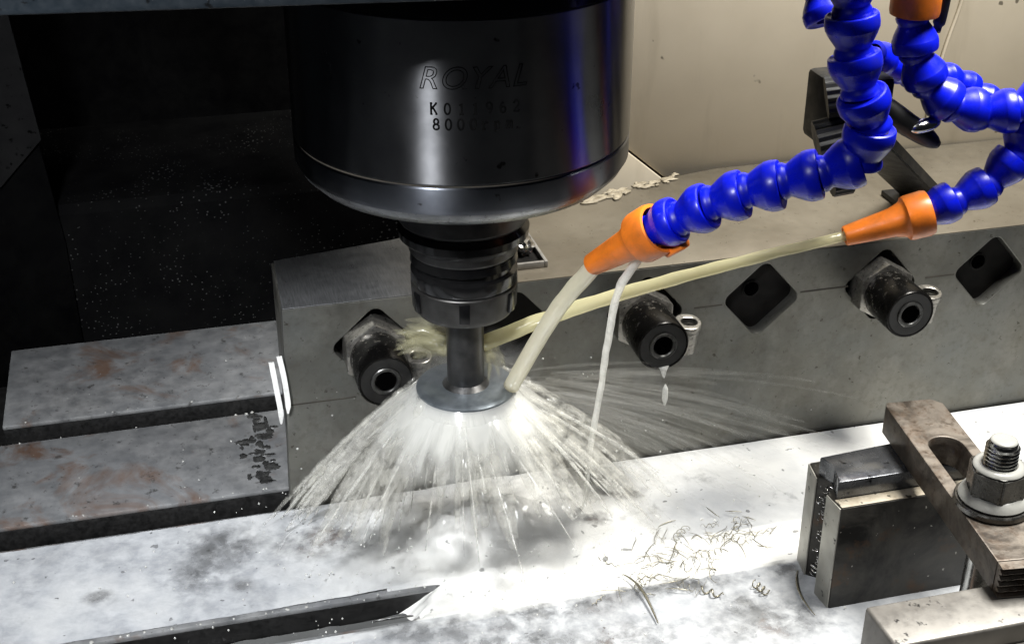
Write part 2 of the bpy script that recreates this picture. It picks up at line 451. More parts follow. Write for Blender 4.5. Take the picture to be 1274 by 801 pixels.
# ------------------------------------------------------------------ fixture block with its row of diamond recesses
block = thing('fixture_block', 'long olive grey steel block with diamond recesses standing on the table', 'fixture block')
HB = 132.5
rec_x = [57.5, 140, 219.5, 294.5, 374, 450, 530]
holes = [rounded(x, 102.5, 36.5, 36.5, 5.5, R(42)) for x in rec_x]
front = plate_with_holes([(2.5, .3), (620, .3), (620, HB - .7), (7.0, HB - .7), (5.5, 90), (3.5, 30)], holes, 10, .5)
o = obj('front_plate', front, M_BLOCK, block, (0, 5.2, 0), (R(90), 0, 0))
obj('back_body', prism([(7.2, 10.6), (7.6, 63), (81, 75.5), (171, 99), (222, 106), (282, 129), (318, 137), (620, 140), (620, 10.6)], .3, HB - .6, .5), M_BLOCK, block)
obj('top_plate', prism([(7.0, .4), (9.3, 64), (81, 76), (171, 100), (222, 106.5), (281, 130), (320, 138), (620, 141), (620, .4)], HB - .5, HB + .1, .15), M_LEDGE, block)
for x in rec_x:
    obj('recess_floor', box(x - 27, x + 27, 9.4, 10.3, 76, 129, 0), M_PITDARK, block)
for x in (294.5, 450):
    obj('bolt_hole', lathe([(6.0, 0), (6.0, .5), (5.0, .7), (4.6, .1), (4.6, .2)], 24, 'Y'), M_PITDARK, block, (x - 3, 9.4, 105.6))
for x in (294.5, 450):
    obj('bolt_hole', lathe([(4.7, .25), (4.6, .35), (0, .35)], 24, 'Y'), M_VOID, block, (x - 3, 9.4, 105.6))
# joint lines milled across the face
for x0, x1, z in ((251, 269, 102), (405, 425, 103.5), (6, 45, 71), (320, 352, 104)):
    obj('joint_line', box(x0, x1, -.05, 1, z - .4, z + .4, 0), M_SEAM, block)
# small tray pressed into the ledge behind the tool holder
tray = thing('chip_tray', 'small thin-rimmed metal tray on the ledge just behind the tool holder', 'tray', (0, 0, HB))
obj('tray_floor', box(128, 163, 17, 92, .3, .8, 0), M_PITDARK, tray)
obj('rim', box(161.5, 163.5, 15, 92, .3, 4.2, .3), M_RISER, tray)
obj('rim', box(128, 161.4, 15, 17, .3, 4.2, .3), M_RISER, tray)
blob = thing('metal_chip', 'shiny lump of cut metal in the thin-rimmed tray behind tool holder', 'metal chip', (154, 40, HB + 1))
bm = bmesh.new(); bmesh.ops.create_icosphere(bm, subdivisions=3, radius=1)
for v in bm.verts:
    v.co = Vector((v.co.x * 7, v.co.y * 11, max(0, v.co.z * 7 + 4))) * MM * (1 + .35 * noise.noise(v.co * 2.6))
obj('lump', bm_mesh(bm, 20), M_BRIGHT, blob)

# ------------------------------------------------------------------ beige enclosure behind
wall = thing('enclosure_wall', 'beige painted sheet metal wall behind the block', 'wall')
obj('panel', prism([(283, 128), (620, 128), (620, 420), (180, 420), (180, 215)], 141.5, 146, .8, 'Y'), M_BEIGE, wall)
obj('lower_panel', prism([(180, 100), (280, 126), (281.4, 127.4), (180, 213.2)], 140.2, 144.5, .8, 'Y'), M_BEIGE, wall)
obj('seam_backing', box(176, 330, 146.3, 148, 100, 300, 0), M_SEAM, wall)
f = tube(catmull([(493, 140.6, 260), (491, 140.4, 235), (484, 140.2, 205), (479, 140.3, 175), (478, 140.6, 150)], 6), 1.3, 6)
obj('folded_ridge', mesh_from(*f, True), M_BEIGE, wall)
# crumbled sealant where the wall meets the ledge
V, F = [], []
random.seed(3)
parts = []
for i in range(64):
    s = random.random(); x = 212 + s * 76; y = 103.5 + s * 28 + random.gauss(-1.5, 2.4)
    bm = bmesh.new(); bmesh.ops.create_icosphere(bm, subdivisions=2, radius=1)
    k = 1 - .5 * abs(s - .35)
    sc = (random.uniform(1.5, 8) * k, random.uniform(.8, 2.6) * k, random.uniform(.4, 1.3) * k); off = Vector((i * 3.1, 0, 0))
    ang = R(22 + random.uniform(-30, 30))
    vs_ = []
    for v in bm.verts:
        q = v.co * (1 + .5 * noise.noise(v.co * 2.0 + off)); q = Vector((q.x * sc[0], q.y * sc[1], q.z * sc[2]))
        vs_.append((x + q.x * math.cos(ang) - q.y * math.sin(ang), y + q.x * math.sin(ang) + q.y * math.cos(ang), max(HB + .1, HB + .8 + q.z)))
    parts.append((vs_, [tuple(v.index for v in fc.verts) for fc in bm.faces])); bm.free()
o = obj('sealant_bead', mesh_from(*merge(parts), True), M_PUTTY, wall)

# ------------------------------------------------------------------ dark covers at the back left, head above
cover = thing('rear_cover', 'black sheet metal cover splashed with droplets behind the table', 'cover')
obj('lower_panel', prism([(300, -120), (300, 79), (303, 81), (460, 84), (460, 90), (300, 86.5), (294.5, 80), (294.5, -120)], -300, 640, .6, 'X'), M_COVER, cover)
obj('upper_panel', box(-400, 640, 460, 466, 80, 700, 0), M_BLACK, cover)
column = thing('column_panel', 'dark grey angled sheet metal panel at the far upper left', 'panel')
obj('panel', prism([(-330, 108), (-161, 108), (-128.5, 141), (-137, 232), (-141, 420), (-330, 420)], 288, 292, .6, 'Y'), M_COLUMN, column)
obj('lower_flap', prism([(-330, -60), (-122, -60), (-124, 60), (-131, 137), (-163, 104), (-330, 104)], 291.5, 294, .4, 'Y'), M_BLACK, column)
head = thing('headstock', 'dark navy painted machine head above the spindle', 'machine head')
obj('casting', prism([(-104, -183.5), (196, -220), (200, 240), (-104, 240)], 350.5, 640, 2.5), M_HEAD, head)

# ------------------------------------------------------------------ spindle nose
AX, AY = 92, -80
spindle = thing('spindle', 'polished steel spindle nose with engraved lettering', 'spindle', (AX, AY, 0))
obj('flange', lathe([(79.6, 350.4), (79.6, 331.6), (78.8, 331.0), (0, 331.0), (0, 350.4)], 128), M_HOLD, spindle)
obj('housing', lathe([(70, 330.8), (78.6, 330.8), (79.0, 330.2), (79.0, 260.4), (78.2, 259.6), (70, 259.6)], 160), M_SPIN, spindle)
obj('seam', lathe([(76, 259.5), (78.0, 259.5), (78.0, 258.7), (76, 258.7)], 128), M_SEAM, spindle)
obj('nose_ring', lathe([(70, 258.6), (78.4, 258.6), (79.0, 258.0), (78.9, 248.4), (77.2, 245.6), (70, 245.6)], 160), M_RING, spindle)
obj('lip', lathe([(76.9, 245.5), (76.2, 243.6), (71.5, 239.0), (70.0, 238.4), (40, 238.2), (38, 245)], 128), M_LIP, spindle)

def bend(me, a0, z0, r=79.06):
    """local x (mm) runs round the housing from angle a0 (degrees), local y up from z0"""
    for v in me.vertices:
        x, y, z = v.co / MM
        a = R(a0) + x / r
        v.co = Vector(((r + z) * math.cos(a), (r + z) * math.sin(a), z0 + y)) * MM
    me.update(); return me
# outlined, slanted maker's lettering
def outline_text(body, size, shear, a0, z0, spacing):
    cu = bpy.data.curves.new('lettering', 'FONT'); cu.body = body; cu.size = size * MM; cu.shear = shear
    cu.space_character = spacing; cu.fill_mode = 'NONE'; cu.bevel_depth = .2 * MM; cu.bevel_resolution = 0
    o = bpy.data.objects.new('lettering', cu); COL.objects.link(o); bpy.context.view_layer.update()
    me = bpy.data.meshes.new_from_object(o.evaluated_get(bpy.context.evaluated_depsgraph_get()))
    bpy.data.objects.remove(o); bpy.data.curves.remove(cu)
    for v in me.vertices: v.co.z *= .3
    return bend(me, a0, z0)
obj('lettering', outline_text('ROYAL', 13.2, .28, -115.6, 302.4, 1.12), M_ENGR, spindle)
# stamped typewriter figures drawn as strokes in a 1 x 1.6 cell
def arc(cx, cy, rx, ry, a0, a1, n=10):
    return [(cx + rx * math.cos(R(a0 + (a1 - a0) * k / n)), cy + ry * math.sin(R(a0 + (a1 - a0) * k / n))) for k in range(n + 1)]
GL = {'K': [[(.15, 0), (.15, 1.6)], [(0, 0), (.35, 0)], [(0, 1.6), (.35, 1.6)], [(.9, 1.6), (.15, .7)], [(.4, 1.0), (.95, 0)], [(.75, 1.6), (1.02, 1.6)], [(.75, 0), (1.05, 0)]],
      '0': [arc(.5, .8, .4, .8, 0, 360, 18)],
      '1': [[(.2, 1.3), (.52, 1.6), (.52, 0)], [(.22, 0), (.82, 0)]],
      '9': [arc(.5, 1.15, .38, .45, 0, 360, 16), arc(.2, 1.0, .68, 1.0, 15, -70, 8)],
      '6': [arc(.5, .45, .38, .45, 0, 360, 16), arc(.8, .6, .68, 1.0, 195, 110, 8)],
      '2': [arc(.5, 1.15, .38, .45, 170, -35, 10) + [(.1, 0), (.9, 0), (.9, .2)]],
      '8': [arc(.5, 1.2, .32, .4, 0, 360, 14), arc(.5, .4, .4, .4, 0, 360, 14)],
      'r': [[(.25, 0), (.25, 1.0)], [(.05, 1.0), (.25, 1.0)], [(.05, 0), (.5, 0)], arc(.6, .65, .33, .35, 170, 40, 6)],
      'p': [[(.2, -.4), (.2, 1.0)], [(.02, 1.0), (.2, 1.0)], [(.02, -.4), (.4, -.4)], arc(.5, .5, .33, .5, 150, -150, 12)],
      'm': [[(.12, 0), (.12, 1.0)], [(.0, 1.0), (.12, 1.0)], arc(.32, .7, .18, .3, 180, 0, 6) + [(.5, 0)], arc(.7, .7, .18, .3, 180, 0, 6) + [(.88, 0)], [(0, 0), (.25, 0)], [(.4, 0), (.6, 0)], [(.78, 0), (1, 0)]]}
def stamp(body, h, pitch, a0, z0):
    parts = []
    for i, ch in enumerate(body):
        for st in GL[ch]:
            parts.append(tube([(i * pitch + p[0] * h / 1.6, p[1] * h / 1.6, 0) for p in st], .42, 4))
    me = mesh_from(*merge(parts))
    for v in me.vertices: v.co.z *= .25
    return bend(me, a0, z0)
obj('stamped_number', stamp('K011962', 4.6, 5.75, -112.0, 291.6), M_ENGR, spindle)
obj('stamped_number', stamp('8000rpm', 4.6, 5.1, -111.3, 284.9), M_ENGR, spindle)

# ------------------------------------------------------------------ tool holder and cutter
holder = thing('tool_holder', 'black tool holder with collet nut hanging below the spindle', 'tool holder', (AX, AY, 0))
obj('taper', lathe([(0, 262), (24, 262), (22, 222), (0, 222)], 64), M_HOLDG, holder)
obj('upper_flange', lathe([(20, 238), (31.6, 237.5), (32.2, 236.8), (32.2, 214.0), (31.2, 212.6), (24, 206.4), (20, 206.4)], 96), M_HOLDG, holder)
obj('grip_groove', lathe([(20, 206.3), (29.8, 212.0), (32.4, 208.5), (32.0, 204.6), (27.0, 199.8), (20, 199.8)], 96), M_HOLD, holder)
obj('lower_flange', lathe([(18, 201.2), (26.2, 201.0), (27.1, 200.2), (27.1, 196.8), (26.2, 195.6), (18, 195.6)], 96), M_HOLDG, holder)
obj('body', lathe([(18, 195.5), (26.3, 195.3), (26.7, 191), (24.6, 189.6), (24.6, 187.4), (26.6, 186.0), (26.6, 180.2), (26.0, 179.2), (18, 179.2)], 96), M_HOLD, holder)
nut = obj('collet_nut', lathe([(12, 179.0), (26.3, 178.8), (26.7, 178.2), (26.2, 166.4), (24.0, 163.0), (22.5, 162.4), (11, 161.8), (11, 166)], 96), M_NUTB, holder)
for k in range(6):
    a = 2 * math.pi * k / 6 + .3
    o = obj('spanner_notch', box(-1.2, 1.2, -2.6, 2.6, -5.2, 5.2, .4), M_HOLD, nut, (26.1 * math.cos(a), 26.1 * math.sin(a), 172), (0, 0, a))
cutter = thing('milling_cutter', 'grey steel disc milling cutter in the coolant spray', 'cutter', (AX, AY, 0))
obj('shank', lathe([(0, 163), (9.6, 163), (9.6, 121), (12.5, 118.5), (0, 118.5)], 48), M_HOLDG, cutter)
obj('disc', lathe([(8, 118.8), (23.6, 118.6), (25.8, 117.2), (25.8, 108), (23.4, 104.5), (6, 104.5)], 96), M_CUT, cutter)
for k in range(6):
    a = 2 * math.pi * k / 6
    obj('insert', box(-1.6, 1.6, -2.6, 2.6, -5, 4, .3), M_LIP, cutter, (25.4 * math.cos(a), 25.4 * math.sin(a), 108.5), (0, R(8), a))

# ------------------------------------------------------------------ hydraulic-looking bolts standing out of the recesses
def make_bolt(x, label):
    b = thing('socket_bolt', label, 'bolt', (x, 0, 102), 0, 'black socket bolts in the block')
    hexa = [(19.5 * math.cos(R(60 * k + 30)), 19.5 * math.sin(R(60 * k + 30))) for k in range(6)]
    obj('hex_collar', prism(hexa, 8, -10.5, 1.0, 'Y'), M_COLLAR, b)
    obj('barrel', lathe([(0, 9), (14.8, 9), (14.8, 10.6), (15.5, 13), (15.5, 39.4), (14.9, 40.4), (14.2, 40.4), (14.0, 39.6), (0, 39.6)], 64, 'Y'), M_BOLTM, b)
    obj('end_face', lathe([(14.0, 39.7), (13.8, 40.1), (8.6, 39.9), (8.4, 39.7)], 64, 'Y'), M_BOLTB, b)
    obj('socket_ring', lathe([(8.3, 39.7), (8.3, 40.4), (7.8, 40.8), (6.5, 40.8), (6.0, 40.2), (6.0, 39.7)], 40, 'Y', close=True), M_RINGD, b)
    hx = [(6.1 * math.cos(R(60 * k + 12)), 6.1 * math.sin(R(60 * k + 12))) for k in range(6)]
    obj('hex_socket', prism(hx, -39.7, -39.8, 0, 'Y'), M_VOID, b)
    ear = plate_with_holes(rounded(0, 0, 16, 15, 7.2, 0, 6), [rounded(0.8, 0, 9.4, 7.4, 3.6, 0, 6)], 4.5, .6)
    e = obj('eyelet', ear, M_COLLAR, b, (20.5, -24, 3.0), (R(10), R(4), R(-8)))
    obj('eyelet_skirt', lathe([(7.6, -.2), (7.6, -15), (7.0, -15.4), (6.6, -15), (6.6, -.2)], 32), M_COLLAR, e, (0, 0, -2.2))
    return b
make_bolt(56.5, 'black socket bolt left of the tool, wetted by spray')
make_bolt(216.5, 'black socket bolt behind the falling coolant stream, dripping at its rim')
make_bolt(372.5, 'black socket bolt below the right-hand orange nozzle')

# two white strips on the left corner of the block
for i, (pts, lab) in enumerate([([(-1.5, -1.6, 101), (0, -2.2, 84), (1.2, -2.4, 70), (1.0, -2.0, 61)], 'narrow white strip at the corner of block, the lower left one'),
                                ([(3.0, -3.2, 105), (4.6, -3.4, 92), (5.6, -3.4, 76), (5.2, -3.2, 68)], 'narrow white strip at the corner of block, the upper right one')]):
    P = catmull(pts, 5); V, F = [], []
    for k, p in enumerate(P):
        w = 1.5 * (1 if k < len(P) - 4 else (len(P) - k) / 5 + .1)
        for dx, dy in ((-w, -.6), (w, -.6), (w, .6), (-w, .6)): V.append((p.x + dx, p.y + dy, p.z))
    for k in range(len(P) - 1):
        for q in range(4): F.append((k * 4 + q, k * 4 + (q + 1) % 4, k * 4 + 4 + (q + 1) % 4, k * 4 + 4 + q))
    F.append((0, 1, 2, 3)); F.append(tuple(len(V) - 4 + q for q in (3, 2, 1, 0)))
    tag(obj('white_strip', mesh_from(V, F), M_WHITEST), lab, 'strip', 'white strips at the block corner')

# ------------------------------------------------------------------ ball-jointed coolant hoses
def seg_mesh(Rr, L):
    pr = [(.50, -.20), (.72, -.16), (.75, -.10), (.72, .0), (.66, .07), (.66, .10), (.72, .17), (.90, .38), (.97, .50), (.985, .515), (1.0, .535), (1.02, .66), (1.0, .82), (.97, .87), (.90, .89), (.85, .87), (.5, .84)]
    return lathe([(r * Rr, h * L) for r, h in pr], 32, 'Z', 38)
def aim(o, p, q):
    d = (Vector(q) - Vector(p)).normalized()
    o.location = Vector(p) * MM; o.rotation_euler = d.to_track_quat('Z', 'Y').to_euler()
def resample(path, step):
    P = catmull(path, 16); out = [P[0]]; acc = 0
    for a, b in zip(P, P[1:]):
        l = (b - a).length; pos = 0
        while acc + (l - pos) >= step:
            pos += step - acc; out.append(a + (b - a) * (pos / l)); acc = 0
        acc += l - pos
    return out
def hose(label, path, Rr, step, nozzle=None, tab=False):
    h = thing('coolant_hose', label, 'coolant hose', path[0], 0, 'blue ball-jointed coolant hoses')
    base = Vector(path[0])
    me = seg_mesh(Rr, step)
    pts = resample(path, step)
    rnd = random.Random(int(abs(path[0][0]) * 10))
    for a, b in zip(pts, pts[1:]):
        o = bpy.data.objects.new('hose_segment', me); COL.objects.link(o)
        if not me.materials: me.materials.append(M_BLUE)
        o.parent = h
        j = Vector([rnd.uniform(-1, 1) for _ in range(3)]) * .07
        aim(o, a - base, b - base + j * step)
    if nozzle:
        tip, back = nozzle
        L = (Vector(back) - Vector(tip)).length
        n = obj('nozzle', lathe([(3.7, 0), (4.9, 0), (5.3, .6), (7.6, L * .56), (Rr * .86, L * .67), (Rr * .93, L * .70), (Rr * 1.07, L * .72), (Rr * 1.12, L * .76), (Rr * 1.14, L * .95), (Rr * 1.09, L), (Rr * .94, L), (Rr * .8, L * .8), (3.7, L * .5)], 40, 'Z', 30, True), M_ORANGE, h)
        aim(n, Vector(tip) - base, Vector(back) - base)
        if tab: obj('lip_tab', prism(rounded(0, 0, 8, 4, 1.6), -2, 8, .5), M_ORANGE, n, (2.5, -Rr * 1.1, L * .96))
    return h
hose1_path = [(162.5, -150, 226.5), (168.1, -155, 231.1), (184.8, -168, 245.8), (200.1, -178, 254.9), (214.5, -186, 260.9), (228, -192, 265.5), (239.5, -197, 272), (240, -198, 285), (233.5, -197, 299), (229.6, -195.5, 312.4), (228.2, -194, 324.1), (226.6, -193, 336), (224.6, -192, 350.2), (223, -191, 366)]
hose('blue jointed coolant hose with orange nozzle aimed at the cutter', hose1_path, 10.9, 16.8, ((142.8, -127, 201.4), (165.5, -152.5, 228.8)), tab=True)
hose('blue jointed coolant hose with orange nozzle above the right-hand socket bolt', [(330, -104, 197.6), (342.8, -106, 202.7), (361.4, -108, 211.8), (374.2, -108, 223.3), (380.5, -106, 237), (386, -104, 252), (392, -102, 270)], 10.6, 19.0, ((290.8, -96, 186.3), (333, -104.3, 198.8)))
hose('dark blue jointed hose with orange collar curving down at the upper right', [(315.9, -92, 297), (318.5, -94, 281.8), (325, -96, 266.3), (340.5, -100, 253.2), (361.9, -104, 249.2), (376, -108, 254.5), (391, -111, 262), (410, -114, 272)], 11.2, 17.5)
hose('thin blue jointed hose partly hidden behind the other hoses', [(309, -72, 275), (318, -66, 268), (332, -60, 261.5), (358.2, -50, 252.5), (376.7, -46, 247.4), (389.1, -46, 238.2), (402, -48, 230)], 8.6, 15.0)
hose('short blue jointed hose stub at the top beside the vertical hose', [(259, -92, 330), (260.4, -97, 319.5), (261.5, -103, 307.2), (266, -110, 298)], 11.0, 16.0)
# orange collar over the third hose, its black lever
col = thing('orange_fitting', 'orange hose fitting cut by the top edge of the picture', 'hose fitting', (316, -92, 297))
obj('collar', lathe([(9, 2), (11.8, 3), (12.2, 5), (12.2, 14), (9.5, 18), (8, 34), (6, 34), (6, 2)], 40, 'Z', 30, True), M_ORANGE, col)
obj('lever', mesh_from(*tube(catmull([(16, 4, -8), (17, 3.5, 0), (17.5, 3, 12), (17.5, 2, 26)], 5), [2.2] * 3 + [3.2] * 13, 10), True), M_BLKPL, col)

# black manifold with valve levers that carries the hoses
man = thing('valve_manifold', 'black hose manifold with serrated knobs behind the vertical blue hose', 'manifold', (290, -86, 245))
obj('body', box(-12, 24, -2, 26, -14, 22, 3), M_BLKPL, man)
def knob(n, r, h):
    prof = []
    for k in range(n * 2):
        a = math.pi * k / n; q = r * (1 if k % 2 else .9); prof.append((q * math.cos(a), q * math.sin(a)))
    return prism(prof, -h / 2, h / 2, .25)
for (lx, ly, lz, rx, ry, r, h) in ((-15, -16, 20, 20, 78, 11, 12), (-17, -18, -2, 14, 74, 12, 15), (-9, -16, -22, 10, 80, 10, 10)):
    obj('knob', knob(18, r, h), M_BLKPL, man, (lx, ly, lz), (R(rx), R(ry), 0))
obj('lever', mesh_from(*tube(catmull([(12, -8, 12), (22, -11, 4), (34, -12, -4), (46, -12, -12)], 5), [5, 5.4, 5.8, 6, 6.2, 6.2, 6.2, 6, 6, 5.8, 5.6, 5.4, 5, 4.4, 3.6, 2.2], 12), True), M_BLKPL, man)
bm = bmesh.new(); bmesh.ops.create_uvsphere(bm, u_segments=24, v_segments=14, radius=1)
for v in bm.verts: v.co = Vector((v.co.x * 9, v.co.y * 4, v.co.z * 3.6)) * MM
obj('bright_oval', bm_mesh(bm, 40), M_BRIGHT, man, (35, -15.5, .5), (0, R(-8), R(6)))  # flattened bright steel oval on the front of the lever
# dark bar added in place of the hose shadow on the ledge
shade_bar = thing('hose_shade_bar', 'added dark bar in place of the hose shadow between manifold and ledge', 'shade_bar')
def beam(p, q, w, h):
    p, q = Vector(p), Vector(q); d = (q - p).normalized(); sx = d.cross(Vector((0, 0, 1))).normalized(); u = sx.cross(d)
    V = [tuple(e + sx * a * w / 2 + u * b_ * h / 2) for e in (p, q) for a, b_ in ((-1, -1), (1, -1), (1, 1), (-1, 1))]
    bm = bmesh.new(); vv = [bm.verts.new(Vector(v) * MM) for v in V]
    for f_ in ((0, 1, 2, 3), (7, 6, 5, 4), (0, 4, 5, 1), (1, 5, 6, 2), (2, 6, 7, 3), (3, 7, 4, 0)): bm.faces.new([vv[k] for k in f_])
    bmesh.ops.bevel(bm, geom=list(bm.edges), offset=1 * MM, segments=2, affect='EDGES')
    return bm_mesh(bm, 40)
obj('bar', beam((303, -62, 238), (428, 50, HB + 3.5), 30, 7), M_BLKPL, shade_bar)
obj('foot', box(405, 452, 30, 66, HB + .2, HB + 4, .8), M_BLKPL, shade_bar)  # plate added as the dark of the hose shadow

# ------------------------------------------------------------------ strap clamp at the lower right
def curl0(p, w, r_):
    pts = []; ph = r_.uniform(0, 6); tx, ty = r_.uniform(-1, 1), r_.uniform(-1, 1)
    for k in range(9):
        a_ = ph + k * .8
        pts.append((p[0] + w * math.cos(a_) * .6 - k * .15, p[1] + w * math.sin(a_) + tx * k * .3, p[2] + k * .35 * ty))
    return tube(pts, .35, 4)
M_ENDLIT = metal('end_lit', (.24, .235, .205), (.42, .41, .37), (.35, .55), 60, .5, spots=.3)  # paler than the body: light on the left end put into the colour
M_STRIP = metal('strip_tan', (.20, .165, .11), (.42, .38, .31), (.4, .6), 70, .3, spots=.6)
vb = thing('support_block', 'dark rusty steel support block with a notched end under the strap', 'clamp block')
plan = [(269.8, -165), (268.8, -150.5), (280, -143), (270.5, -135.5), (272.6, -121), (350, -121), (350, -165)]
obj('body', prism(plan, .3, 65.5, .9), M_JAW, vb)
obj('raised_step', prism([(270.3, -157), (276, -142.5), (271.5, -133), (350, -127), (350, -157)], 65.6, 76.6, .8), M_JAWTOP, vb)
obj('lit_end_plate', prism([(269.0, -164.4), (268.0, -150.9), (268.6, -150.5), (269.7, -164.4)], .8, 65, .1), M_ENDLIT, vb)  # thin veneers that carry the painted light of the left end
obj('lit_end_plate', prism([(269.6, -135.2), (271.7, -121.4), (272.5, -121.2), (270.3, -135.4)], .8, 65, .1), M_ENDLIT, vb)
obj('top_strip', prism([(269.9, -164.6), (269.4, -157.3), (349, -157.3), (349, -164.6)], 65.5, 66.1, .15), M_STRIP, vb)
rnd0 = random.Random(5)
parts = []
for k in range(26):
    zc = 6 + k * 2.2 + rnd0.uniform(-1, 1); w = rnd0.uniform(1.2, 3.2)
    parts.append(curl0((272 + rnd0.uniform(-1, 3), -143 + rnd0.uniform(-4, 4), zc), w, rnd0))
obj('caught_chips', mesh_from(*merge(parts), True), M_BRIGHT, vb)['kind'] = 'stuff'
rs = thing('riser_block', 'pale steel riser block at the bottom right under the strap end', 'clamp block', (0, 0, 0))
obj('body', box(237, 420, -278, -250, .3, 76.4, 1.6, 3), M_RISER, rs)
obj('front_ledge', box(237.5, 420, -300, -278.4, .3, 66, 1.4, 3), M_RISER, rs)

ang = math.atan2(-143, -18) - math.atan2(-1, 0)
strap = thing('strap_clamp', 'rust brown strap clamp with an oblong hole bridging two blocks', 'strap clamp', (315, -117, 77), -R(7.1))
out = [(3, 0), (26, 0), (31, 4), (32, 12), (32, -140), (1, -140), (0, -139), (0, -4)]
out = [(2, .5), (27, 1.5), (32, -4), (32, -139.5), (0, -139.5), (0, -3)]
slot = rounded(16.5, -72, 18.5, 72, 9.2, 0, 7)
obj('bar', plate_with_holes(out, [slot], 17, .7), M_STRAP, strap, (0, 0, 8.5))
teeth = [(-139.6, 0.2), (-139.6, 16.8)]
zz = [( -142.2 if k % 2 else -145.0, 16.4 - k * 1.6) for k in range(11)]
obj('serrated_end', prism([(-139.7, 16.6)] + zz + [(-139.7, .3)], .3, 31.7, 0, 'X'), M_STRAP, strap)
stud = thing('clamp_stud', 'threaded steel stud through the strap clamp, coolant on its end', 'stud', (320, -215, 0))
pr = [(0, 0), (7.2, 0), (7.2, 96)]
z = 96.0
while z < 128: pr += [(7.9, z + .5), (7.9, z + .75), (7.0, z + 1.5), (7.0, z + 1.75)]; z += 2.0
pr += [(6.6, 129.2), (5.8, 130), (0, 130)]
obj('thread', lathe(pr, 40, 'Z', 20), M_THREAD, stud)
def cap(rx, z, h, seed):
    return lathe([(rx, z), (rx * .97, z + h * .6), (rx * .8, z + h), (0, z + h * 1.15)], 32, 'Z', 60)
obj('coolant_cap', cap(6.3, 129.9, .9, 1), M_MILKT, stud)
hn = thing('flange_nut', 'dark hexagon flange nut on the stud of the strap clamp', 'nut', (320, -215, 94.3))
obj('washer', lathe([(8.3, 0), (17.6, 0), (18.2, .6), (18.2, 2.8), (17.6, 3.4), (8.3, 3.4)], 64, 'Z', 30, True), M_NUT, hn)
obj('flange', lathe([(8.3, 3.5), (16.2, 3.5), (16.6, 4.2), (16.2, 5.4), (13.5, 7.6), (8.3, 8)], 64, 'Z', 30, True), M_NUT, hn)
hx = [(14.4 * math.cos(R(60 * k + 8)), 14.4 * math.sin(R(60 * k + 8))) for k in range(6)]
hb = prism(hx, 5.5, 21.5, 0)
bm = bmesh.new(); bm.from_mesh(hb)
for v in bm.verts:
    pass
bmesh.ops.bevel(bm, geom=[e for e in bm.edges], offset=.9 * MM, segments=2, affect='EDGES')
obj('hexagon', bm_mesh(bm, 35), M_NUT, hn)
obj('coolant_ring', lathe([(8.0, 21.5), (12.2, 21.4), (11.8, 22.4), (10.2, 23.2), (8.6, 23.4), (8.0, 22.6)], 48, 'Z', 60), M_MILKT, hn)
obj('coolant_ring', lathe([(12.4, 7.9), (14.6, 6.6), (16.3, 5.2), (16.6, 4.6), (15.8, 6.4), (14.2, 7.9), (12.8, 8.6)], 64, 'Z', 60), M_MILKT, hn)

